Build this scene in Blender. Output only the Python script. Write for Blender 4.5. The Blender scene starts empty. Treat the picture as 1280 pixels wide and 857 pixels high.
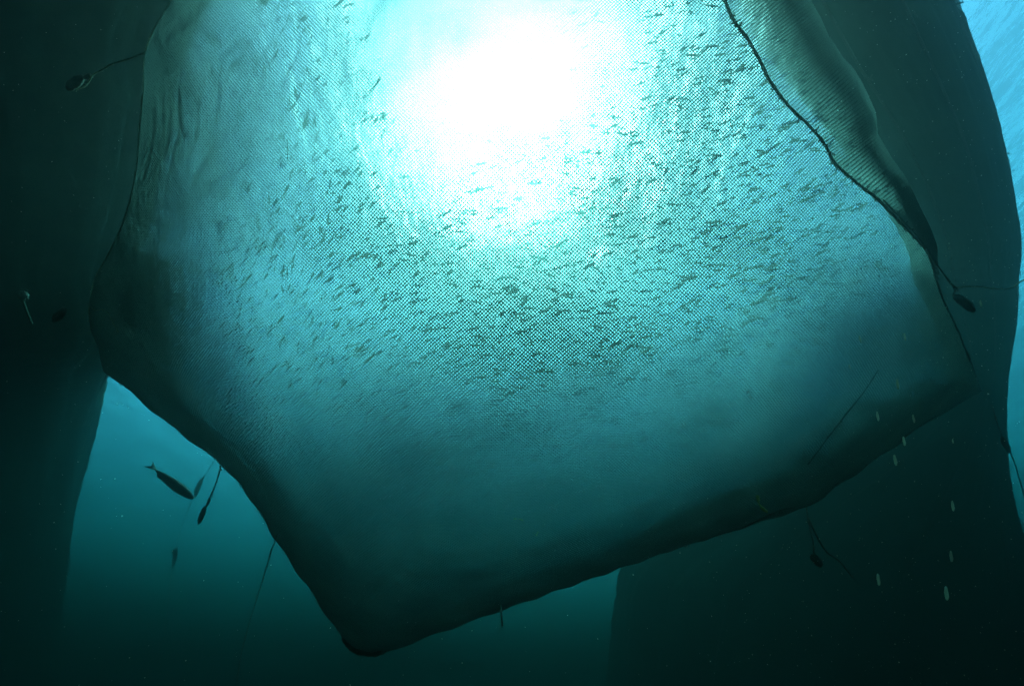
import bpy, math, random
import numpy as np
from mathutils import Vector, Matrix, noise as mnoise

rnd = random.Random(7)
nrs = np.random.RandomState(11)
scn = bpy.context.scene
COL = scn.collection

# ------------------------------------------------------------------ camera
CAM = np.array([0.0, 0.0, -13.0])
PITCH = math.radians(40)
F = np.array([0, math.cos(PITCH), math.sin(PITCH)])
U = np.array([0, -math.sin(PITCH), math.cos(PITCH)])
R = np.array([1.0, 0, 0])
FPX, CX, CY = 640.0, 640.0, 428.5          # focal length and centre, in photo pixels

cam_d = bpy.data.cameras.new('camera')
cam_d.lens = 18.0
cam_d.sensor_width = 36.0
cam_d.clip_start = 0.02
cam_d.clip_end = 500.0
cam = bpy.data.objects.new('camera', cam_d)
COL.objects.link(cam)
cam.location = CAM
cam.rotation_euler = (math.radians(90) + PITCH, 0, 0)
scn.camera = cam


def P(px, py, z):
    """world point seen in direction (px, py) of the photo at depth z metres"""
    return CAM + F * z + R * ((px - CX) / FPX * z) + U * ((CY - py) / FPX * z)


# ------------------------------------------------------------------ light
SUN_DIR = P(652, 232, 1.0) - CAM
SUN_DIR = SUN_DIR / np.linalg.norm(SUN_DIR)
sun_el = math.asin(SUN_DIR[2])
sun_az = math.atan2(SUN_DIR[0], SUN_DIR[1])      # from +Y towards +X

world = bpy.data.worlds.new('World')
scn.world = world
world.use_nodes = True
nt = world.node_tree
nt.nodes.clear()
wo = nt.nodes.new('ShaderNodeOutputWorld')
bg = nt.nodes.new('ShaderNodeBackground')
sky = nt.nodes.new('ShaderNodeTexSky')
sky.sky_type = 'NISHITA'
sky.sun_disc = False
sky.sun_elevation = sun_el
sky.sun_rotation = sun_az
bg.inputs['Strength'].default_value = 0.15
nt.links.new(sky.outputs['Color'], bg.inputs['Color'])
nt.links.new(bg.outputs['Background'], wo.inputs['Surface'])

sl = bpy.data.lights.new('sun', 'SUN')
sl.energy = 4.9
sl.angle = math.radians(0.6)
sl.color = (1.0, 0.97, 0.92)
sun = bpy.data.objects.new('sun', sl)
COL.objects.link(sun)
sun.rotation_euler = Vector(SUN_DIR).to_track_quat('Z', 'Y').to_euler()

scn.view_settings.view_transform = 'Standard'
scn.view_settings.look = 'None'
scn.view_settings.exposure = 3.1
scn.view_settings.gamma = 1.0
cy = scn.cycles
cy.use_denoising = True
cy.denoising_prefilter = 'NONE'
cy.max_bounces = 6
cy.diffuse_bounces = 2
cy.glossy_bounces = 2
cy.transmission_bounces = 4
cy.volume_bounces = 1
cy.transparent_max_bounces = 12
cy.sample_clamp_indirect = 4.0
cy.caustics_reflective = False
cy.caustics_refractive = False

# water: absorption and scattering per metre
ABS = (0.168, 0.080, 0.081)
SCAT_FWD, G_FWD = 0.0095, 0.935
SCAT_ISO, G_ISO = 0.0004, 0.70
SCAT_COL = (0.8, 1.0, 0.97)


# ------------------------------------------------------------------ helpers
def tag(o, label=None, cat=None, group=None, kind=None):
    if label: o['label'] = label
    if cat: o['category'] = cat
    if group: o['group'] = group
    if kind: o['kind'] = kind
    return o


def empty(name, loc=(0, 0, 0)):
    o = bpy.data.objects.new(name, None)
    o.empty_display_size = 0.2
    COL.objects.link(o)
    o.location = loc
    return o


def mesh_obj(name, verts, faces, mat, parent=None, smooth=True, origin=None):
    """faces: list of tuples, or an (n,4) int array"""
    verts = np.asarray(verts, dtype=np.float64)
    if origin is None:
        origin = np.zeros(3)
    origin = np.asarray(origin, dtype=np.float64)
    verts = verts - origin
    me = bpy.data.meshes.new(name)
    if isinstance(faces, np.ndarray):
        n, k = faces.shape
        me.vertices.add(len(verts))
        me.vertices.foreach_set('co', verts.astype(np.float32).ravel())
        me.loops.add(n * k)
        me.loops.foreach_set('vertex_index', faces.astype(np.int32).ravel())
        me.polygons.add(n)
        me.polygons.foreach_set('loop_start', np.arange(0, n * k, k, dtype=np.int32))
        me.polygons.foreach_set('loop_total', np.full(n, k, dtype=np.int32))
        if smooth:
            me.polygons.foreach_set('use_smooth', np.ones(n, dtype=bool))
        me.update(calc_edges=True)
    else:
        me.from_pydata([tuple(v) for v in verts], [], faces)
        if smooth:
            for p in me.polygons: p.use_smooth = True
        me.update()
    me.materials.append(mat)
    o = bpy.data.objects.new(name, me)
    COL.objects.link(o)
    if parent is not None:
        o.parent = parent
        o.location = Vector(origin) - parent.location
    else:
        o.location = origin
    return o


def catmull(pts, n=8):
    pts = [np.asarray(p, float) for p in pts]
    if len(pts) == 2:
        return [pts[0] + (pts[1] - pts[0]) * t for t in np.linspace(0, 1, n + 1)]
    q = [2 * pts[0] - pts[1]] + pts + [2 * pts[-1] - pts[-2]]
    out = []
    for i in range(1, len(q) - 2):
        p0, p1, p2, p3 = q[i - 1:i + 3]
        for k in range(n):
            t = k / n
            out.append(0.5 * ((2 * p1) + (-p0 + p2) * t + (2 * p0 - 5 * p1 + 4 * p2 - p3) * t * t
                              + (-p0 + 3 * p1 - 3 * p2 + p3) * t ** 3))
    out.append(pts[-1])
    return out


def tube_data(pts, rad, seg=8, rough=0.0, freq=6.0, closed_ends=True):
    pts = [np.asarray(p, float) for p in pts]
    n = len(pts)
    V, Fc = [], []
    ref = np.array([0.31, 0.2, 0.93])
    for i, p in enumerate(pts):
        t = pts[min(i + 1, n - 1)] - pts[max(i - 1, 0)]
        t = t / (np.linalg.norm(t) + 1e-9)
        a = ref - t * ref.dot(t)
        a /= np.linalg.norm(a) + 1e-9
        ref = a
        b = np.cross(t, a)
        r0 = rad[i] if hasattr(rad, '__len__') else rad
        for k in range(seg):
            an = 2 * math.pi * k / seg + i * 0.35
            d = a * math.cos(an) + b * math.sin(an)
            r = r0
            if rough:
                v = p + d * r0
                r = r0 * (1 + rough * mnoise.noise(Vector(v * freq)) + rough * 0.5 * mnoise.noise(Vector(v * freq * 4)))
            V.append(p + d * r)
    for i in range(n - 1):
        for k in range(seg):
            k2 = (k + 1) % seg
            Fc.append((i * seg + k, i * seg + k2, (i + 1) * seg + k2, (i + 1) * seg + k))
    if closed_ends:
        Fc.append(tuple(range(seg))[::-1])
        Fc.append(tuple((n - 1) * seg + k for k in range(seg)))
    return V, Fc


class MB:
    def __init__(s): s.V, s.F = [], []

    def add(s, V, Fc):
        o = len(s.V)
        s.V += [np.asarray(v, float) for v in V]
        s.F += [tuple(i + o for i in f) for f in Fc]

    def tube(s, pts, rad, **k): s.add(*tube_data(pts, rad, **k))

    def tufts(s, pts, n, size, seed=1):
        """small weed growths on a rope"""
        rr = random.Random(seed)
        for _ in range(n):
            i = rr.randrange(len(pts) - 1)
            p = pts[i] + (pts[i + 1] - pts[i]) * rr.random()
            d = np.array([rr.gauss(0, 1) for _ in range(3)]); d[2] -= .4
            d /= np.linalg.norm(d)
            L = size * rr.uniform(.4, 1.3)
            e = np.array([rr.gauss(0, 1) for _ in range(3)]) * L * .25
            s.tube([p, p + d * L * .5 + e, p + d * L], [L * .16, L * .14, L * .03], seg=4)

    def build(s, name, mat, parent=None, origin=None, smooth=True):
        return mesh_obj(name, s.V, s.F, mat, parent, smooth, origin)


# ------------------------------------------------------------------ materials
def mat_basic(name, col, col2=None, scale=8.0, rough=0.8, translucent=0.0, bump=0.0, spec=0.2):
    m = bpy.data.materials.new(name)
    m.use_nodes = True
    t = m.node_tree
    t.nodes.clear()
    out = t.nodes.new('ShaderNodeOutputMaterial')
    pr = t.nodes.new('ShaderNodeBsdfPrincipled')
    pr.inputs['Roughness'].default_value = rough
    pr.inputs['Specular IOR Level'].default_value = spec
    geo = t.nodes.new('ShaderNodeTexCoord')
    nz = t.nodes.new('ShaderNodeTexNoise')
    nz.inputs['Scale'].default_value = scale
    nz.inputs['Detail'].default_value = 5
    t.links.new(geo.outputs['Object'], nz.inputs['Vector'])
    rp = t.nodes.new('ShaderNodeValToRGB')
    rp.color_ramp.elements[0].position = .35
    rp.color_ramp.elements[1].position = .68
    rp.color_ramp.elements[0].color = (*col, 1)
    rp.color_ramp.elements[1].color = (*(col2 or col), 1)
    t.links.new(nz.outputs['Fac'], rp.inputs['Fac'])
    t.links.new(rp.outputs['Color'], pr.inputs['Base Color'])
    if bump:
        b = t.nodes.new('ShaderNodeBump')
        b.inputs['Strength'].default_value = bump
        b.inputs['Distance'].default_value = .02
        t.links.new(nz.outputs['Fac'], b.inputs['Height'])
        t.links.new(b.outputs['Normal'], pr.inputs['Normal'])
    if translucent:
        tr = t.nodes.new('ShaderNodeBsdfTranslucent')
        t.links.new(rp.outputs['Color'], tr.inputs['Color'])
        mx = t.nodes.new('ShaderNodeMixShader')
        mx.inputs[0].default_value = translucent
        t.links.new(pr.outputs[0], mx.inputs[1])
        t.links.new(tr.outputs[0], mx.inputs[2])
        t.links.new(mx.outputs[0], out.inputs['Surface'])
    else:
        t.links.new(pr.outputs[0], out.inputs['Surface'])
    return m


M_NET = mat_basic('net_twine', (.21, .26, .25), (.32, .36, .34), scale=1.1, translucent=.62)
M_PANEL = mat_basic('pale_twine', (.24, .28, .27), (.36, .40, .37), scale=2.5, translucent=.6)
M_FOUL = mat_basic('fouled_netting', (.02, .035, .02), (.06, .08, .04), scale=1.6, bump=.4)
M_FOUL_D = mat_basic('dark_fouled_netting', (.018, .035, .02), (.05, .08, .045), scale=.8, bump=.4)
M_ROPE = mat_basic('weedy_rope', (.08, .07, .05), (.17, .15, .1), scale=30, bump=.5)
M_ROPE_P = mat_basic('pale_rope', (.32, .36, .26), (.5, .5, .38), scale=30, bump=.5, translucent=.3)
M_WEIGHT = mat_basic('weedy_weight', (.05, .05, .04), (.12, .10, .07), scale=12, bump=.6)
M_FISH = mat_basic('fish_skin', (.48, .60, .64), (.66, .76, .80), scale=2.2, rough=.4, spec=.4, translucent=.35)
M_FISH_B = mat_basic('dark_fish_skin', (.03, .045, .05), (.06, .075, .08), scale=9, rough=.7, spec=.05)
M_PEL = mat_basic('pale_pellet', (.75, .75, .6), (.85, .85, .75), scale=40, translucent=.5)
M_SPECK = mat_basic('pale_speck', (.7, .7, .6), (.8, .8, .7), translucent=.5)
M_WEED = mat_basic('yellow_weed', (.45, .5, .15), (.6, .62, .25), scale=30, translucent=.5)
M_SAND = mat_basic('dark_seabed', (.05, .055, .045), (.09, .09, .07), scale=.3, bump=.5)


# ------------------------------------------------------------------ setting
def water_surface():
    n = 300
    xs = np.sign(np.linspace(-1, 1, n)) * np.abs(np.linspace(-1, 1, n)) ** 2 * 95
    ys = 12 + np.sign(np.linspace(-1, 1, n)) * np.abs(np.linspace(-1, 1, n)) ** 2 * 95
    X, Y = np.meshgrid(xs, ys, indexing='ij')
    Z = np.zeros_like(X)
    r2 = np.random.RandomState(4)
    for k in range(26):
        lam = 0.9 * 1.16 ** k * .7
        a = r2.uniform(-.9, .9) + .5
        Z += .009 * lam ** .9 * np.sin(2 * math.pi * (X * math.cos(a) + Y * math.sin(a)) / lam + r2.uniform(0, 6.28)) * .6
    V = np.stack([X, Y, Z + .35], -1).reshape(-1, 3)
    i, j = np.meshgrid(np.arange(n - 1), np.arange(n - 1), indexing='ij')
    a = (i * n + j).ravel()
    Fc = np.stack([a, a + n, a + n + 1, a + 1], -1)
    m = bpy.data.materials.new('water_surface')
    m.use_nodes = True
    t = m.node_tree
    t.nodes.clear()
    out = t.nodes.new('ShaderNodeOutputMaterial')
    tr = t.nodes.new('ShaderNodeBsdfTransparent')
    tr.inputs['Color'].default_value = (.92, 1, .92, 1)
    tl = t.nodes.new('ShaderNodeBsdfRefraction')
    tl.inputs['Roughness'].default_value = .85
    tl.inputs['IOR'].default_value = 1.33
    tl.inputs['Color'].default_value = (.9, 1, 1, 1)
    nz = t.nodes.new('ShaderNodeTexNoise')
    nz.inputs['Scale'].default_value = 1.3
    nz.inputs['Detail'].default_value = 6
    tc = t.nodes.new('ShaderNodeTexCoord')
    mp = t.nodes.new('ShaderNodeMapping')
    mp.inputs['Scale'].default_value = (1.0, .45, 1)
    mp.inputs['Rotation'].default_value = (0, 0, .5)
    t.links.new(tc.outputs['Object'], mp.inputs['Vector'])
    t.links.new(mp.outputs[0], nz.inputs['Vector'])
    b = t.nodes.new('ShaderNodeBump')
    b.inputs['Strength'].default_value = 1.0
    b.inputs['Distance'].default_value = .22
    t.links.new(nz.outputs['Fac'], b.inputs['Height'])
    t.links.new(b.outputs['Normal'], tl.inputs['Normal'])
    mx = t.nodes.new('ShaderNodeMixShader')
    mx.inputs[0].default_value = .6
    t.links.new(tr.outputs[0], mx.inputs[1])
    t.links.new(tl.outputs[0], mx.inputs[2])
    t.links.new(mx.outputs[0], out.inputs['Surface'])
    o = mesh_obj('water_surface', V, Fc, m)
    tag(o, kind='structure')


water_surface()


def seabed():
    n = 60
    xs = np.linspace(-110, 110, n)
    X, Y = np.meshgrid(xs, xs + 15, indexing='ij')
    Z = -34 + 1.2 * np.sin(X * .07 + 1) * np.cos(Y * .05) + .4 * np.sin(X * .31 + Y * .23)
    V = np.stack([X, Y, Z], -1).reshape(-1, 3)
    i, j = np.meshgrid(np.arange(n - 1), np.arange(n - 1), indexing='ij')
    a = (i * n + j).ravel()
    tag(mesh_obj('seabed', V, np.stack([a, a + n, a + n + 1, a + 1], -1), M_SAND), kind='structure')


seabed()


def haze():
    m = bpy.data.materials.new('sea_water')
    m.use_nodes = True
    t = m.node_tree
    t.nodes.clear()
    out = t.nodes.new('ShaderNodeOutputMaterial')
    pv = t.nodes.new('ShaderNodeVolumePrincipled')
    pv.inputs['Color'].default_value = (*SCAT_COL, 1)
    pv.inputs['Absorption Color'].default_value = (1, 1, 1, 1)
    pv.inputs['Density'].default_value = SCAT_FWD
    pv.inputs['Anisotropy'].default_value = G_FWD
    vs = t.nodes.new('ShaderNodeVolumeScatter')
    vs.inputs['Color'].default_value = (*SCAT_COL, 1)
    vs.inputs['Density'].default_value = SCAT_ISO
    vs.inputs['Anisotropy'].default_value = G_ISO
    va = t.nodes.new('ShaderNodeVolumeAbsorption')
    D = max(ABS)
    va.inputs['Color'].default_value = (1 - ABS[0] / D, 1 - ABS[1] / D, 1 - ABS[2] / D, 1)
    va.inputs['Density'].default_value = D
    a1 = t.nodes.new('ShaderNodeAddShader')
    a2 = t.nodes.new('ShaderNodeAddShader')
    t.links.new(pv.outputs[0], a1.inputs[0])
    t.links.new(vs.outputs[0], a1.inputs[1])
    t.links.new(a1.outputs[0], a2.inputs[0])
    t.links.new(va.outputs[0], a2.inputs[1])
    t.links.new(a2.outputs[0], out.inputs['Volume'])
    x0, x1, y0, y1, z0, z1 = -80, 80, -50, 100, -37, 0
    V = [(x, y, z) for x in (x0, x1) for y in (y0, y1) for z in (z0, z1)]
    Fc = [(0, 1, 3, 2), (4, 6, 7, 5), (0, 4, 5, 1), (2, 3, 7, 6), (0, 2, 6, 4), (1, 5, 7, 3)]
    tag(mesh_obj('haze', V, Fc, m, smooth=False), kind='stuff')


haze()

# ------------------------------------------------------------------ main net pen
CEN = np.array([670.0, 330.0])
OUTL = np.array([(240, -190), (500, -340), (760, -390), (980, -340), (1180, -180), (1260, 20), (1275, 180), (1265, 320),
                 (1250, 440), (1228, 490), (1170, 520), (1080, 584), (1010, 633), (850, 683), (640, 757), (540, 793), (478, 816),
                 (450, 815), (430, 800), (390, 740), (350, 682), (318, 628), (280, 582), (200, 520), (130, 462),
                 (112, 400), (108, 345), (106, 290), (108, 240), (112, 160), (122, 70), (150, 0)], float)


def make_gauge():
    th = np.linspace(-math.pi, math.pi, 1441)
    Rr = np.zeros_like(th)
    A = OUTL
    B = np.roll(OUTL, -1, 0)
    for i, t in enumerate(th):
        d = np.array([math.cos(t), math.sin(t)])
        e = B - A
        w = A - CEN
        den = d[0] * e[:, 1] - d[1] * e[:, 0]
        den = np.where(abs(den) < 1e-9, 1e-9, den)
        r = (w[:, 0] * e[:, 1] - w[:, 1] * e[:, 0]) / den
        u = (w[:, 0] * d[1] - w[:, 1] * d[0]) / den
        ok = (r > 0) & (u >= -1e-6) & (u <= 1 + 1e-6)
        Rr[i] = r[ok].max() if ok.any() else 400
    k = np.hanning(9); k /= k.sum()
    pad = np.concatenate([Rr[-9:-1], Rr, Rr[1:9]])
    Rs = np.convolve(pad, k, 'same')[8:-8]
    Rs *= 1 + .0035 * np.sin(th * 57) * (th > .1)
    return th, Rs


TH, RS = make_gauge()


def gauge(dx, dy):
    return np.interp(np.arctan2(dy, dx), TH, RS)


# meridian profile: s (arc length, 1 at the silhouette) -> rho (share of outline), w (how far it turned away)
NP_, HH = 2.0, 0.9
ph = np.linspace(0, 2.5, 4000)
sn = np.abs(np.sin(ph)) ** (2 / NP_)
cs = np.sign(np.cos(ph)) * np.abs(np.cos(ph)) ** (2 / NP_)
RHO_T = sn
W_T = HH * (1 - cs)
arc = np.concatenate([[0], np.cumsum(np.hypot(np.diff(RHO_T), np.diff(W_T)))])
i1 = np.argmin(abs(ph - math.pi / 2))
S1 = arc[i1]                       # arc length to the silhouette, in units of R


def base_depth(py):
    return 5.6 + np.where(py > 330, (py - 330) * .0040, (py - 330) * .0016)


def wrinkle(qx, qy, s):
    """depth offset (m): slack cloth-like undulation and pleats at the left-hand fold"""
    a = .05 * np.sin(qx * .011 + 1.3 * np.sin(qy * .006)) * np.sin(qy * .009 + .7)
    a = a + .012 * np.sin(qx * .045 + qy * .03 + 2 * np.sin(qy * .011)) + .008 * np.sin(qy * .071 - qx * .033 + 1.5 * np.sin(qx * .017))
    left = 1 / (1 + np.exp((qx + 270) / 40))
    u = s * 78 + 1.3 * np.sin(qy * .013) + .8 * np.sin(qy * .037 + 2)
    a = a + left * (.55 + .45 * np.sin(qy * .021 + qx * .013)) * (.006 * np.sin(u) + .008 * np.sin(u * 2.3 + 1 + np.sin(qy * .03)) + .007 * np.sin(u * 4.1 + qy * .02))
    low = 1 / (1 + np.exp(-(qy - 330) / 40))
    a = a + low * .02 * np.sin(s * 60 + qx * .01)
    return a


def sheet(qx, qy):
    """unrolled net coordinates (pixel-like units) -> world, with arc parameter"""
    Rg = gauge(qx, qy)
    rad = np.hypot(qx, qy)
    arcq = rad / Rg
    rho = np.interp(arcq, arc, RHO_T)
    w = np.interp(arcq, arc, W_T)
    k = np.where(rad > 1e-6, rho * Rg / np.maximum(rad, 1e-6), 1.0)
    px = CEN[0] + qx * k
    py = CEN[1] + qy * k
    s = arcq / S1
    th = np.arctan2(qy, qx)
    turn = 1 + .75 * np.exp(-((th - .35) / .45) ** 2) + .7 * np.exp(-((np.abs((th - 2.7 + math.pi) % (2 * math.pi) - math.pi)) / .4) ** 2) + .3 * np.exp(-((th - 1.5) / .5) ** 2)
    z = base_depth(py) + w * turn * (Rg * .0058) + wrinkle(qx, qy, s)
    pos = CAM[None, :] + F[None, :] * z[:, None] + R[None, :] * ((px - CX) / FPX * z)[:, None] + U[None, :] * ((CY - py) / FPX * z)[:, None]
    return pos, px, py, s


def on_sheet(px, py, lift=0.02):
    """3D point of the net behind photo direction (px,py), lifted towards the camera"""
    dx, dy = px - CEN[0], py - CEN[1]
    Rg = float(gauge(np.array([dx]), np.array([dy]))[0])
    rad = math.hypot(dx, dy)
    rho = min(rad / Rg, 1.0)
    a = float(np.interp(rho, RHO_T[:i1 + 1], arc[:i1 + 1]))
    q = np.array([dx, dy]) / max(rad, 1e-6) * a * Rg
    p, _, _, _ = sheet(np.array([q[0]]), np.array([q[1]]))
    v = CAM - p[0]
    return p[0] + v / np.linalg.norm(v) * lift


# right-hand seam
SEAM = np.array([(830, -160), (870, -80), (905, 0), (918, 27), (934, 48), (950, 76), (962, 101), (985, 132), (1012, 158), (1032, 182), (1044, 205),
                 (1075, 232), (1098, 250), (1122, 275), (1145, 298), (1158, 314), (1166, 332), (1178, 372), (1196, 410), (1212, 450), (1226, 488)], float)
SEAM_L = np.array([(300, -190), (262, -90), (215, 0), (192, 38), (181, 68), (179, 110), (174, 160), (171, 205), (165, 240), (155, 275), (148, 292), (133, 322), (120, 345), (113, 372), (112, 400), (118, 432), (130, 462)], float)
seam_lx = lambda py: np.where(py < 462, np.interp(py, SEAM_L[:, 1], SEAM_L[:, 0]), -999)
seam_x = lambda py: np.interp(py, SEAM[:, 1], SEAM[:, 0])


def strands(axis, pitch, rw):
    """one family of diagonal strands as continuous three-sided cords"""
    ext = 1000
    n = int(2 * ext / pitch)
    step = pitch
    ks = (np.arange(n) - n / 2) * pitch
    ts = (np.arange(n) - n / 2) * step
    Kk, T = np.meshgrid(ks, ts, indexing='ij')
    c = math.sqrt(.5)
    if axis == 0:
        qx = (Kk + T) * c; qy = (Kk - T) * c
    else:
        qx = (T + Kk) * c; qy = (T - Kk) * c
        qx, qy = (T - Kk) * c, (T + Kk) * c
    # slight irregular pull of the meshes
    jx = 1.0 * np.sin(qy * .019 + 1) + 1.2 * np.sin(qy * .05 + qx * .021)
    jy = 1.0 * np.sin(qx * .017 + 2) + 1.2 * np.sin(qx * .047 - qy * .018)
    qx = qx + jx; qy = qy + jy
    sh = qx.shape
    pos, px, py, s = sheet(qx.ravel(), qy.ravel())
    ok = (s < 1.03) & ~((px > seam_x(py)) & (py < 492)) & (px > seam_lx(py)) & (py > -330)
    pos = pos.reshape(*sh, 3)
    ok = ok.reshape(sh)
    # directions
    tng = np.zeros_like(pos)
    tng[:, 1:-1] = pos[:, 2:] - pos[:, :-2]
    tng[:, 0] = pos[:, 1] - pos[:, 0]; tng[:, -1] = pos[:, -1] - pos[:, -2]
    oth = np.zeros_like(pos)
    oth[1:-1] = pos[2:] - pos[:-2]
    oth[0] = pos[1] - pos[0]; oth[-1] = pos[-1] - pos[-2]
    tng /= np.linalg.norm(tng, axis=-1, keepdims=True) + 1e-12
    oth /= np.linalg.norm(oth, axis=-1, keepdims=True) + 1e-12
    nrm = np.cross(tng, oth)
    nrm /= np.linalg.norm(nrm, axis=-1, keepdims=True) + 1e-12
    side = np.cross(nrm, tng)
    idx = -np.ones(sh, dtype=np.int64)
    # keep nodes that are used
    e = ok[:, :-1] & ok[:, 1:]
    used = np.zeros(sh, bool)
    used[:, :-1] |= e; used[:, 1:] |= e
    idx[used] = np.arange(used.sum())
    pu, nu, su = pos[used], nrm[used], side[used]
    fr = nrs.normal(1.0, .13, size=(len(pu), 1))
    ppy, ppx = py.reshape(sh)[used], px.reshape(sh)[used]
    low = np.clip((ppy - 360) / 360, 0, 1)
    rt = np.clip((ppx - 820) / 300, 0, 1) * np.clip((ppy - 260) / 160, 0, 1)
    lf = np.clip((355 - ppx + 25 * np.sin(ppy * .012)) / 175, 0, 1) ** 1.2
    dim_width = np.clip(low * .92 + rt * .75 + lf * (1.0 + .3 * np.clip((ppy - 220) / 160, 0, 1)), 0, 1.3)      # thickness stands in for shade low on the net and at its sides
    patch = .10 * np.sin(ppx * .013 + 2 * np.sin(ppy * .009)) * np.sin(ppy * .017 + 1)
    r = rw * fr * (1 + dim_width + patch)[:, None]
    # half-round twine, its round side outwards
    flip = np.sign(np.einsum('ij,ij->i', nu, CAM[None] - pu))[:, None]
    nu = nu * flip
    # twine backs close low and at the sides: darkening put into the shape
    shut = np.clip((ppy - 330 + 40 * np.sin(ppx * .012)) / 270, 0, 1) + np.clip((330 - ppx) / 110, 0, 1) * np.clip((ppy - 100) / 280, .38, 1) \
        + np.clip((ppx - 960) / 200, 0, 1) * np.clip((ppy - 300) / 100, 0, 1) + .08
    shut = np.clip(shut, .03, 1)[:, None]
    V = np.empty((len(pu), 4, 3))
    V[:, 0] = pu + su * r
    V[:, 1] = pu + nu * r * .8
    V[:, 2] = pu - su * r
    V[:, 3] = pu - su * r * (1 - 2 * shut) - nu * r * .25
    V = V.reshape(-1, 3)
    a = idx[:, :-1][e]; b = idx[:, 1:][e]
    Fs = []
    for k in range(3):
        Fs.append(np.stack([a * 4 + k, a * 4 + k + 1, b * 4 + k + 1, b * 4 + k], -1))
    return V, np.concatenate(Fs)


pen = empty('net_pen', P(660, 420, 6.5))
tag(pen, 'large fine-meshed fish farm net full of small fish with the sun glaring through it', 'net')
PITCH_Q, RW = 3.4, 0.0070
V0, F0 = strands(0, PITCH_Q, RW)
V1, F1 = strands(1, PITCH_Q, RW)
net = mesh_obj('netting', np.concatenate([V0, V1]), np.concatenate([F0, F1 + len(V0)]), M_NET, pen, origin=pen.location)
del V0, V1, F0, F1


# side panel that folds back from the right-hand seam
def side_panel():
    ys = np.arange(-160, 345, 3.0)
    sx = seam_x(ys)
    edge = np.array([on_sheet(x, y, 0.0) for x, y in zip(sx, ys)])
    nv = 98
    st = .031
    v = np.arange(nv) * st
    out = np.zeros((len(ys), nv, 3))
    ker = np.hanning(31); ker /= ker.sum()
    esm = np.stack([np.convolve(np.pad(edge[:, c], 15, 'edge'), ker, 'valid') for c in range(3)], -1)
    tang = np.gradient(esm, axis=0)
    for i, e in enumerate(edge):
        d0 = e - CAM
        d0 /= np.linalg.norm(d0)
        t = tang[i] / np.linalg.norm(tang[i])
        lat = np.cross(t, d0); lat /= np.linalg.norm(lat)
        if lat[0] < 0: lat = -lat
        ang = np.radians(36 + 49 * np.minimum(v / 3.2, 1) ** .8)
        dx = np.cumsum(np.cos(ang)) * st
        dz = np.cumsum(np.sin(ang)) * st
        fade = max(0.05, min(1, (345 - ys[i]) / 200))
        out[i] = e + (lat[None] * dx[:, None] * .62 + d0[None] * dz[:, None]) * fade
    V, Fs, off = [], [], 0
    for fam in (0, 1):
        G = out if fam == 0 else out.transpose(1, 0, 2)
        tn = np.gradient(G, axis=1); ot = np.gradient(G, axis=0)
        tn /= np.linalg.norm(tn, axis=-1, keepdims=True) + 1e-9
        ot /= np.linalg.norm(ot, axis=-1, keepdims=True) + 1e-9
        nr = np.cross(tn, ot); nr /= np.linalg.norm(nr, axis=-1, keepdims=True) + 1e-9
        sd = np.cross(nr, tn)
        a_, b_ = G.shape[:2]
        nr = nr * np.sign(np.sum(nr * (CAM - G), -1, keepdims=True))
        rr_ = .0072 * nrs.normal(1, .12, size=G.shape[:2])[..., None]
        gi, gj = np.meshgrid(np.arange(a_), np.arange(b_), indexing='ij')
        sh_ = np.clip((gj if fam == 0 else gi) / nv * 2.6 - .05, .05, 1)[..., None]  # backs close away from the seam, shading put into the panel's shape
        W = np.stack([G + sd * rr_, G + nr * rr_ * .8, G - sd * rr_, G - sd * rr_ * (1 - 2 * sh_) - nr * rr_ * .25], 2)
        V.append(W.reshape(-1, 3))
        ii, jj = np.meshgrid(np.arange(a_), np.arange(b_ - 1), indexing='ij')
        A = (ii * b_ + jj).ravel(); B = A + 1
        for k in range(3):
            Fs.append(off + np.stack([A * 4 + k, A * 4 + k + 1, B * 4 + k + 1, B * 4 + k], -1))
        off += a_ * b_ * 4
    mesh_obj('side_panel', np.concatenate(V), np.concatenate(Fs), M_NET, pen, origin=pen.location)


side_panel()


def rope_on(name, pix, rad, mat, tuft=0, tsize=.05, lift=.03, n=6, rough=.35, label=None, seed=1):
    pts = catmull([on_sheet(x, y, lift) for x, y in pix], n)
    mb = MB()
    mb.tube(pts, rad, seg=7, rough=rough, freq=14)
    if tuft: mb.tufts(pts, tuft, tsize, seed)
    o = mb.build(name, mat, pen, origin=pen.location)
    if label: o['label'] = label
    return o


rope_on('seam_rope', SEAM[1:], .017, M_ROPE, 260, .055, label='thick weedy dark seam rope along the right of the netting')
rope_on('seam_rope', [(262, -90), (215, 0), (192, 38), (181, 68), (179, 110), (174, 160), (171, 205), (165, 240), (155, 275), (148, 292), (133, 322), (120, 345), (113, 372), (112, 400), (118, 432), (130, 462)],
        .010, M_ROPE_P, 30, .03, label='thin pale seam rope down the left of the netting')
rope_on('foot_rope', [(130, 462), (165, 490), (200, 520), (280, 582), (318, 629), (350, 683), (390, 741), (432, 803)], .014, M_ROPE, 170, .055)
rope_on('foot_rope', [(476, 816), (540, 794), (640, 757), (745, 719), (850, 684), (930, 658), (975, 637), (1008, 633)], .016, M_ROPE, 170, .055)
rope_on('foot_rope', [(1008, 633), (1045, 604), (1080, 583), (1125, 550), (1170, 519), (1228, 488)], .016, M_ROPE, 70, .05)


def corner_bundle():
    mb = MB()
    pts = [on_sheet(x, y, .05) for x, y in [(430, 797), (440, 808), (452, 813), (465, 816), (478, 813)]]
    mb.tube(catmull(pts, 4), .075, seg=10, rough=.6, freq=12)
    mb.tufts(pts, 60, .10, 5)
    mb.build('corner_lashing', M_WEIGHT, pen, origin=pen.location)
    # old rope showing through near the lower right of the netting
    rope_on('inner_line', [(1098, 462), (1078, 492), (1050, 527), (1028, 556), (1010, 580)], .012, M_ROPE, 12, lift=.03)


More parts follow.
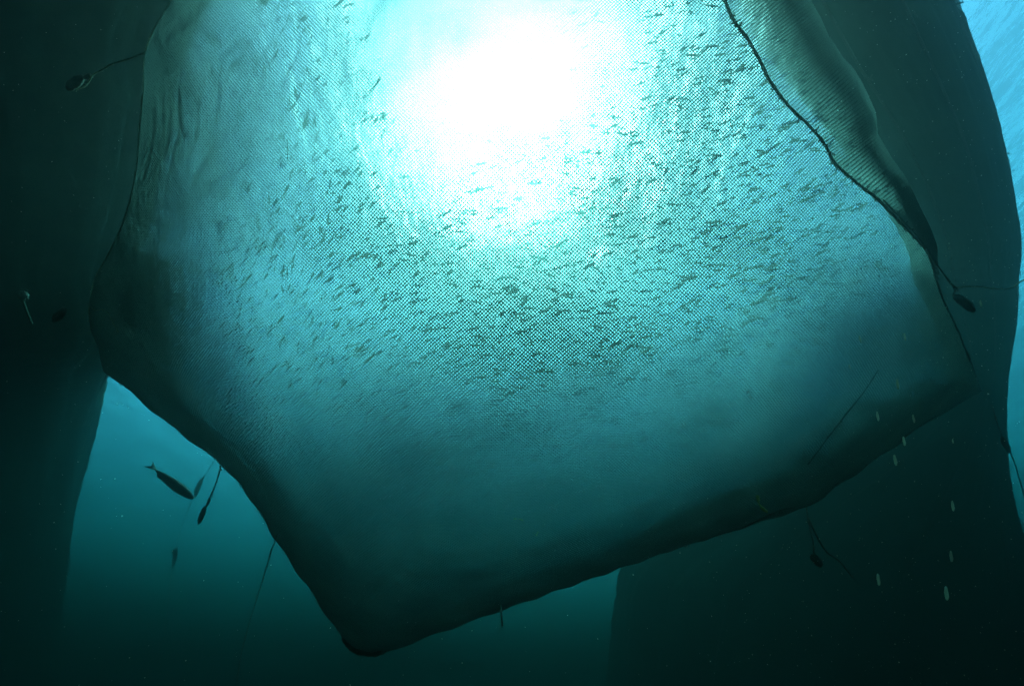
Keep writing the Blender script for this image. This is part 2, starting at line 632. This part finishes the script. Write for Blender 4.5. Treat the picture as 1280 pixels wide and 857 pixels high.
corner_bundle()


# ------------------------------------------------------------------ neighbouring pens (closed bags of heavily fouled net)
def loft_bag(name, rows, depth_scale, mat, label, fold=.12, sub=10, seg=220, flat=1.0):
    """rows: (py, px_left, px_right, depth)"""
    rows = sorted(rows)
    A = np.array(rows, float)
    n = (len(rows) - 1) * sub + 1
    tt = np.linspace(0, len(rows) - 1, n)
    smooth = np.array(catmull([a for a in A], sub))
    V = []
    cen = []
    for k, (py, xl, xr, z) in enumerate(smooth):
        hw = max((xr - xl) / 2 / FPX * z, .02)
        xm = (xl + xr) / 2
        # ring in a near-horizontal plane
        c = P(xm, py, z)
        cen.append(c)
        for j in range(seg):
            a = 2 * math.pi * j / seg
            f = 1 + fold * (.16 * math.sin(a * 17 + .7 * math.sin(k * .1)) + .07 * math.sin(a * 43 + k * .05)) + .012 * mnoise.noise(Vector((a * 30, k * .9, 1))) + fold * .5 * mnoise.noise(Vector((math.cos(a) * 2, math.sin(a) * 2, k * .07)))
            V.append(c + (R * math.cos(a) * hw + F * math.sin(a) * hw * depth_scale + U * 0) * f)
    Fc = []
    for i in range(n - 1):
        for j in range(seg):
            j2 = (j + 1) % seg
            Fc.append((i * seg + j, i * seg + j2, (i + 1) * seg + j2, (i + 1) * seg + j))
    Fc.append(tuple(range(seg))[::-1])
    Fc.append(tuple((n - 1) * seg + k for k in range(seg)))
    o = mesh_obj(name, V, Fc, mat, origin=np.mean(cen, 0))
    tag(o, label, 'net')
    for j0 in (8, 42, 75, 118, 140, 165, 190):
        j = int(j0 * seg / 220) % seg
        pts = [np.array(V[k * seg + j]) + (np.array(V[k * seg + j]) - cen[k]) * .006 for k in range(0, n, 2)]
        mb = MB()
        mb.tube(pts, .035, seg=6, rough=.4, freq=8)
        mb.tufts(pts, 120, .14, j0)
        mb.build('seam_rope', M_ROPE, o, origin=o.location)
    return o


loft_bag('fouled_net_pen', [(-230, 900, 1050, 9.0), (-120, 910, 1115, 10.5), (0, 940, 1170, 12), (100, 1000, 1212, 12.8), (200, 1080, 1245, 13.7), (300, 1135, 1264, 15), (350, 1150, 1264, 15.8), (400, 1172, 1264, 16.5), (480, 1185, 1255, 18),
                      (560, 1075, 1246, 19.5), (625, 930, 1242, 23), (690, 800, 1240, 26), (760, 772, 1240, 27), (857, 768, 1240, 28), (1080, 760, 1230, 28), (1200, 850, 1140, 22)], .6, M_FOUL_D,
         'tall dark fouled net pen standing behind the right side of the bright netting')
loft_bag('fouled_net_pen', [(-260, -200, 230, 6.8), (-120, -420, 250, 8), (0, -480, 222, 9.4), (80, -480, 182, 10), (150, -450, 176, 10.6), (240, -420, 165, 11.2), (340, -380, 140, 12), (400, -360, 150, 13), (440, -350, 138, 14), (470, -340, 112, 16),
                      (520, -330, 98, 20), (600, -320, 80, 25), (720, -310, 60, 30), (857, -300, 38, 34), (1000, -280, 20, 36)], .55, M_FOUL,  # lower rows stretched down to darken the water at lower left
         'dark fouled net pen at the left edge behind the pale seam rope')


# ------------------------------------------------------------------ hanging lines and weights
def hang_line(name, pts, rad, mat, label, cat, weight=None, group=None, tuft=10, tsize=.05, seed=3, n=8):
    root = empty(name, pts[0])
    tag(root, label, cat, group)
    cp = catmull(pts, n)
    mb = MB()
    mb.tube(cp, rad, seg=6, rough=.3, freq=12)
    if tuft: mb.tufts(cp, tuft, tsize, seed)
    mb.build('rope', mat, root, origin=root.location)
    for w in (weight or []):
        a, b, r, kind = w
        a = np.asarray(a); b = np.asarray(b)
        m = MB()
        ts = np.linspace(0, 1, 9)
        prof = [.35, .75, .95, 1, .98, 1, .95, .7, .3]
        m.tube([a + (b - a) * t for t in ts], [r * p for p in prof], seg=10, rough=.25, freq=9)
        m.tufts([a, b], 14, r * .9, seed)
        m.build(kind, M_WEIGHT, root, origin=root.location)
    return root


# lower left, below the net
d = 9.5
hang_line('weighted_line', [P(276, 583, d), P(271, 600, d), P(264, 618, d), P(257, 634, d), P(254, 641, d)], .012, M_ROPE,
          'short line with a sinker hanging just right of the big dark fish', 'weighted line',
          [(P(256.5, 633, d), P(248, 655, d), .045, 'sinker'), (P(262, 622, d), P(259, 632, d), .028, 'knot')])
hang_line('mooring_line', [P(346, 668, 9.2), P(337, 695, 9.8), P(325, 735, 10.5), P(311, 780, 11.2), P(300, 825, 12), P(293, 880, 13)], .010, M_ROPE,
          'long thin line running from the lower left net edge down out of the picture', 'line', tuft=8)
hang_line('mooring_line', [P(268, 575, 23), P(250, 605, 23), P(240, 625, 23), P(228, 655, 23), P(218, 690, 23), P(213, 730, 23), P(205, 800, 23)], .020, M_ROPE,
          'faint distant line hanging between the big dark fish and the sinker', 'line',
          [(P(252, 598, 23), P(243, 622, 23), .11, 'float'), (P(221, 682, 23), P(216, 708, 23), .10, 'float')])
# right: sinker at the seam and rope leaving to the right
d = 6.6
hang_line('weighted_line', [P(1104, 250, 6.2), P(1128, 276, 6.25), P(1150, 300, 6.3), P(1172, 332, 6.4), P(1186, 351, d), P(1194, 361, d), P(1192, 369, d), P(1196, 373, d)], .011, M_ROPE,
          'knotted line with a dark sinker hanging beside the right seam rope', 'weighted line',
          [(P(1193, 369, d), P(1219, 389, d), .058, 'sinker'), (P(1192, 358, d), P(1197, 364, d), .022, 'knot')], tuft=26, tsize=.03)
hang_line('mooring_line', [P(1195, 361, d), P(1203, 358.5, d), P(1216, 358, d), P(1236, 359.5, d), P(1254, 361.5, d), P(1266, 359, d), P(1276, 352, d), P(1292, 343, d), P(1330, 330, d)], .010,
          M_ROPE_P, 'wavy pale line stretching from the knotted sinker to the right edge of the picture', 'line', tuft=4, tsize=.02)
hang_line('mooring_line', [P(1240, 505, 9), P(1247, 530, 9), P(1256, 550, 9), P(1264, 568, 9), P(1272, 590, 9), P(1282, 628, 9), P(1296, 690, 9)], .010, M_ROPE,
          'dark line with a small float in the blue water at the lower right edge', 'line',
          [(P(1252, 545, 9), P(1262, 566, 9), .05, 'float')], tuft=5)
# lower right corner
d = 8.0
hang_line('weighted_line', [on_sheet(1008, 632, .06), P(1009, 645, d), P(1013, 662, d), P(1017, 680, d), P(1017, 692, d)], .011, M_ROPE,
          'line with a blocky sinker hanging from the lower right corner of the net', 'weighted line',
          [(P(1014, 693, d), P(1027, 707, d), .065, 'sinker')], tuft=8)
hang_line('mooring_line', [P(1012, 650, 8.1), P(1022, 672, 8.3), P(1034, 690, 8.5), P(1050, 702, 8.7), P(1066, 722, 9)], .011, M_ROPE,
          'thin line trailing right from beside the blocky sinker', 'line', tuft=5)
hang_line('rope_end', [on_sheet(626, 756, .02), P(627, 768, 7.4), P(628, 782, 7.4)], .012, M_ROPE, 'short rope end dangling under the middle of the bottom net edge', 'rope', tuft=3)
# left: tie line and float, loop
hang_line('tie_line', [P(181, 66, 6.3), P(160, 74, 6.3), P(140, 80, 6.3), P(126, 88, 6.3), P(116, 94, 6.3), P(112, 101, 6.3), P(106, 108, 6.3), P(96, 112, 6.3)], .009, M_ROPE_P,
          'knotted tie line with a small float reaching left from the pale seam rope', 'line',
          [(P(84, 112, 6.35), P(104, 95, 6.35), .06, 'float'), (P(106, 100, 6.3), P(113, 92, 6.3), .035, 'knot')], tuft=14, tsize=.03)
hang_line('rope_loop', [P(114, 383, 6.4), P(119, 388, 6.4), P(128, 387, 6.4), P(135, 391, 6.4), P(139, 398, 6.4), P(143, 406, 6.4), P(148, 415, 6.4)], .007, M_ROPE_P,
          'small curved pale rope loop at the leftmost corner of the netting', 'rope', tuft=6, tsize=.03)
hang_line('weighted_line', [P(34, 362, 9), P(28, 372, 9), P(33, 388, 9), P(40, 405, 9)], .018, M_FOUL,
          'dim line with a lump near the far left edge of the picture', 'weighted line', [(P(25, 364, 9), P(31, 374, 9), .08, 'float')], tuft=5)
tag(hang_line('sinker', [P(80, 384, 8), P(76, 390, 8), P(73, 395, 8)], .02, M_WEIGHT,
          'dark sinker hanging alone left of the netting\'s leftmost corner', 'sinker', [(P(82, 385, 8), P(66, 402, 8), .06, 'weight')], tuft=2))


# yellow weed frond near the lower right of the net
def frond(name, pts, rad, mat, label, cat):
    mb = MB()
    cp = catmull(pts, 5)
    n = len(cp)
    mb.tube(cp, [rad * (.35 + .9 * abs(math.sin(1.2 + 4.6 * i / n))) for i in range(n)], seg=7, rough=.4, freq=20)
    mb.tufts(cp, 5, rad * 2, 9)
    o = mb.build(name, mat, origin=pts[0])
    tag(o, label, cat)


frond('weed', [P(947, 619, 6.2), P(947.5, 625, 6.2), P(950, 631, 6.2), P(954, 636, 6.2), P(959, 639, 6.2)], .016, M_WEED,
      'yellow green strand of weed on the lower right net edge', 'weed')
frond('weed_scrap', [P(642, 648, 5.8), P(648, 648, 5.8), P(654, 650, 5.8)], .006, M_WEED, 'tiny pale scrap lying across the lower middle of the netting', 'weed')
frond('weed_scrap', [P(670, 669, 5.8), P(673, 664, 5.8)], .005, M_WEED, 'tiny upright pale scrap low on the netting, right of another scrap', 'weed')
frond('weed_scrap', [P(935, 489, 5.6), P(937, 493, 5.6), P(939, 498, 5.6)], .010, M_ROPE, 'short dark brown twig caught on the lower right of the netting', 'twig')
frond('weed_scrap', [P(275, 582, 6.9), P(276, 588, 6.9)], .012, M_ROPE_P, 'small pale tuft where the short line meets the lower left net edge', 'weed')


# ------------------------------------------------------------------ fish
def fish_mesh(name, deep=.20, wide=.12, bend=0.0, segs=10, rings=14, fork=.16, fs=1.0):
    """unit-length fish along +X, dorsal side +Z, one closed skin with fins"""
    V, Fc = [], []
    xs = np.linspace(0, 1, rings)
    for x in xs:
        h = deep * (math.sin(math.pi * min(1, (x * .92 + .03)) ** .72)) ** .85
        h = max(h, .028) if x < .9 else max(h * .8, .03)
        w = wide * h / deep * (1.0 if x < .7 else max(.35, 1 - (x - .7) * 2.2))
        yb = bend * math.sin(x * 3.0 + .3) * x
        for k in range(segs):
            a = 2 * math.pi * k / segs
            V.append((.5 - x * .86, yb + w * .5 * math.cos(a), h * .5 * math.sin(a)))
    for i in range(rings - 1):
        for k in range(segs):
            k2 = (k + 1) % segs
            Fc.append((i * segs + k, i * segs + k2, (i + 1) * segs + k2, (i + 1) * segs + k))
    V.append((.515, bend * .05, -.004)); c = len(V) - 1
    for k in range(segs): Fc.append((c, (k + 1) % segs, k))
    xe = .5 - .86

    def fin(pts, th=.006):
        o = len(V)
        for (x, z) in pts:
            yb = bend * math.sin((.5 - x) / .86 * 3.0 + .3) * (.5 - x) / .86
            V.append((x, yb + th, z)); V.append((x, yb - th, z))
        n = len(pts)
        Fc.append(tuple(o + 2 * i for i in range(n)))
        Fc.append(tuple(o + 2 * i + 1 for i in range(n))[::-1])
        for i in range(n):
            j = (i + 1) % n
            Fc.append((o + 2 * i, o + 2 * i + 1, o + 2 * j + 1, o + 2 * j))
    fin([(xe + .03, .012), (xe - .13, fork), (xe - .06, 0), (xe - .13, -fork), (xe + .03, -.012)])
    fin([(.12, deep * .42), (-.02, deep * (.47 + .25 * fs)), (-.10, deep * .45), (-.14, deep * .30)])
    fin([(-.12, -deep * .36), (-.20, -deep * .55), (-.25, -deep * .22)])
    # pectoral fins angled out
    for sgn in (1, -1):
        o = len(V)
        yb = bend * .1
        V += [(.22, yb + sgn * wide * .42, -.02), (.22 - .10 * fs, yb + sgn * wide * (.42 + .58 * fs), -.05), (.22 - .14 * fs, yb + sgn * wide * (.42 + .48 * fs), -.07), (.15, yb + sgn * wide * .42, -.045)]
        V += [(x, y, z - .006) for x, y, z in V[o:o + 4]]
        Fc.extend([(o, o + 1, o + 2, o + 3), (o + 7, o + 6, o + 5, o + 4)])
        for i in range(4):
            j = (i + 1) % 4
            Fc.append((o + i, o + 4 + i, o + 4 + j, o + j))
    me = bpy.data.meshes.new(name)
    me.from_pydata(V, [], Fc)
    for p in me.polygons: p.use_smooth = True
    me.update()
    return me


FM = []
for b_, d_, w_ in ((0, .20, .12), (.05, .19, .12), (-.05, .21, .12), (.09, .20, .13), (-.08, .22, .12)):
    me = fish_mesh('fish', d_, w_, b_)
    me.materials.append(M_FISH)
    FM.append(me)


def fish_matrix(px, py, z, ang, L, roll, yaw):
    """nose heads along ang (photo plane, ccw from right), turned out of it by yaw"""
    t = (R * math.cos(ang) + U * math.sin(ang)) * math.cos(yaw) + F * math.sin(yaw)
    up = np.array([0, 0, 1.0])
    up = up - t * up.dot(t)
    up /= np.linalg.norm(up)
    sd = np.cross(up, t)
    up2 = up * math.cos(roll) + sd * math.sin(roll)
    sd2 = np.cross(up2, t)
    m = Matrix(((t[0], sd2[0], up2[0]), (t[1], sd2[1], up2[1]), (t[2], sd2[2], up2[2])))
    c = P(px, py, z)
    return Matrix.Translation(Vector(c)) @ m.to_4x4() @ Matrix.Scale(L, 4)


def net_inside(px, py, margin=.9):
    dx, dy = px - CEN[0], py - CEN[1]
    Rg = float(gauge(np.array([dx]), np.array([dy]))[0])
    return math.hypot(dx, dy) < Rg * margin and px < seam_x(py) - 12


SW = np.array([610., 40.])      # the school circles about this direction


def fish_density(px, py):
    dx, dy = px - SW[0], py - SW[1]
    r = math.hypot(dx, dy * 1.0)
    g = math.exp(-((r - 375) / 190) ** 2)
    if dy > 0 and dx > 0: g *= 1.35
    if r < 130: g *= .5
    if py > 470: g *= .8
    if 480 < px < 800: g *= .8
    if px > 760 and py < 230: g *= .7
    return g + .05


ZONES = [
    (lambda x, y: x < 480 and y < 330, 'small dark fish swimming steeply inside the net, left of the white sun glare', 'fish schooling left of the glare'),
    (lambda x, y: x < 480, 'small dark fish inside the net in the dim lower left of the school', 'fish in the lower left of the school'),
    (lambda x, y: y < 230 and x > 760, 'small pale teal fish inside the net between the sun glare and the right seam rope', 'fish right of the glare'),
    (lambda x, y: y < 230, 'small pale fish washed out by the white sun glare', 'fish within the glare'),
    (lambda x, y: x < 760 and y < 430, 'small teal fish swimming level inside the net just below the sun glare', 'fish just below the glare'),
    (lambda x, y: y < 430, 'small grey fish heading up and right in the dense stream below the right seam rope', 'fish streaming on the right'),
    (lambda x, y: True, 'small faint fish low down inside the net, beneath the dense stream', 'fish low in the school'),
]


def swirl_angle(px, py):
    return math.radians(float(np.interp(px, [200, 360, 470, 600, 760, 950, 1100], [68, 62, 38, 6, 10, 22, 26])))


def sample_fish():
    while True:
        px = rnd.uniform(215, 1150); py = rnd.uniform(-10, 640)
        if not net_inside(px, py): continue
        if rnd.random() < fish_density(px, py): return px, py


cands = []
for _ in range(2400):
    px, py = sample_fish()
    pn = on_sheet(px, py, 0)
    zn = float(np.dot(pn - CAM, F))
    side = min(1, abs(px - 640) / 330)
    z = zn + .9 - .6 * side + (6.5 - 3 * side) * rnd.random()
    ang = swirl_angle(px, py) + rnd.gauss(0, .26)
    if rnd.random() < .08: ang += math.pi
    L = rnd.uniform(.13, .23)
    cands.append((L / z, px, py, z, ang, L, rnd.uniform(-.5, .5), rnd.gauss(0, .35)))
cands.sort(key=lambda c: -c[0])
for i, (q, px, py, z, ang, L, roll, yaw) in enumerate(cands[:290]):
    o = bpy.data.objects.new('fish', FM[i % len(FM)])
    COL.objects.link(o)
    o.matrix_world = fish_matrix(px, py, z, ang, L, roll, yaw)
    for test, lab, grp in ZONES:
        if test(px, py):
            tag(o, lab, 'fish', grp)
            break
VV, FF = [], []
for i, (q, px, py, z, ang, L, roll, yaw) in enumerate(cands[290:]):
    me = FM[i % len(FM)]
    M4 = fish_matrix(px, py, z, ang, L, roll, yaw)
    o0 = len(VV)
    VV += [np.array(M4 @ v.co) for v in me.vertices]
    FF += [tuple(k + o0 for k in p.vertices) for p in me.polygons]
tag(mesh_obj('fish_shoal', VV, FF, M_FISH, origin=P(640, 300, 9)), kind='stuff')

big = fish_mesh('fish', .21, .16, .015, segs=16, rings=26, fork=.10, fs=.3)
big.materials.append(M_FISH_B)
bf = bpy.data.objects.new('fish', big)
COL.objects.link(bf)
bf.matrix_world = fish_matrix(213, 601, 10.5, math.radians(-41), 1.12, .5, .1)
tag(bf, 'large dark torpedo-shaped fish alone in open water at lower left, outside the net', 'fish')


# ------------------------------------------------------------------ sinking pellets and specks
def pellet_mesh():
    mb = MB()
    mb.tube([(0, 0, -.5), (0, 0, -.42), (0.02, 0, -.2), (0.01, 0.01, .1), (0, .02, .38), (0, 0, .5)], [.06, .13, .16, .16, .13, .05], seg=8, rough=.25, freq=5)
    me = bpy.data.meshes.new('pellet')
    me.from_pydata([tuple(v) for v in mb.V], [], mb.F)
    for p in me.polygons: p.use_smooth = True
    me.materials.append(M_PEL)
    return me


PM = pellet_mesh()
PEL = [
    (1062, 458, 6, 'tiny pale pellet furthest up and left of the sinking pellets', .3),
    (1075, 424, 8, 'small pale pellet high against the netting, left of another at the same height', .15),
    (1131, 421, 8, 'small pale pellet high against the netting, right of another at the same height', .1),
    (1122, 480, 11, 'pale elongated pellet sinking in front of the net, below the high pair', .1),
    (1097, 520, 10, 'pale pellet just left of a faint inner line near the lower right of the net', .1),
    (1142, 523, 9, 'pale pellet sinking over the net edge at the lower right', .15),
    (1130, 551, 10, 'pale pellet just below the lower right net edge, upper of a close pair', .1),
    (1119, 575, 12, 'pale pellet just below the lower right net edge, lower of a close pair', .15),
    (1191, 632, 11, 'pale pellet in dark water, topmost of the three at far right', .05),
    (1189, 695, 12, 'pale pellet in dark water, middle one of the three at far right', .02),
    (1183, 741, 15, 'long pale pellet in dark water, lowest and brightest at far right', 0),
    (1098, 724, 13, 'pale pellet sinking alone in dark water, left of the far right three', 0),
    (1226, 379, 7, 'small pale pellet just right of the dark sinker on the right', .1),
    (1191, 551, 5, 'faint round pellet low in the dark right side, beside blue water', .1),
]
for x, y, L, lab, tl in PEL:
    o = bpy.data.objects.new('pellet', PM)
    COL.objects.link(o)
    z = 3.4
    o.location = P(x, y, z)
    o.scale = [L / FPX * z * k for k in (.85, .85, 1.3)]
    o.rotation_euler = (math.radians(50), -tl * 1.2 - .35, 0)
    tag(o, lab, 'pellet', 'pale pellets sinking at the lower right')

mb = MB()
for _ in range(1800):
    px = rnd.uniform(-40, 1320); py = rnd.uniform(-40, 900)
    if rnd.random() < .45: px = rnd.uniform(880, 1300)
    z = rnd.uniform(1.6, 5.0)
    c = P(px, py, z)
    r = z / FPX * rnd.uniform(.35, .95) * (1.3 if rnd.random() < .1 else .8)
    o = [np.array([rnd.gauss(0, 1) for _ in range(3)]) for _ in range(4)]
    o = [v / np.linalg.norm(v) * r * rnd.uniform(.7, 1.3) for v in
         (np.array((1, 1, 1)) + .3 * o[0], np.array((1, -1, -1)) + .3 * o[1], np.array((-1, 1, -1)) + .3 * o[2], np.array((-1, -1, 1)) + .3 * o[3])]
    mb.add([c + v for v in o], [(0, 1, 2), (0, 2, 3), (0, 3, 1), (1, 3, 2)])
tag(mb.build('drifting_specks', M_SPECK, smooth=False), kind='stuff')
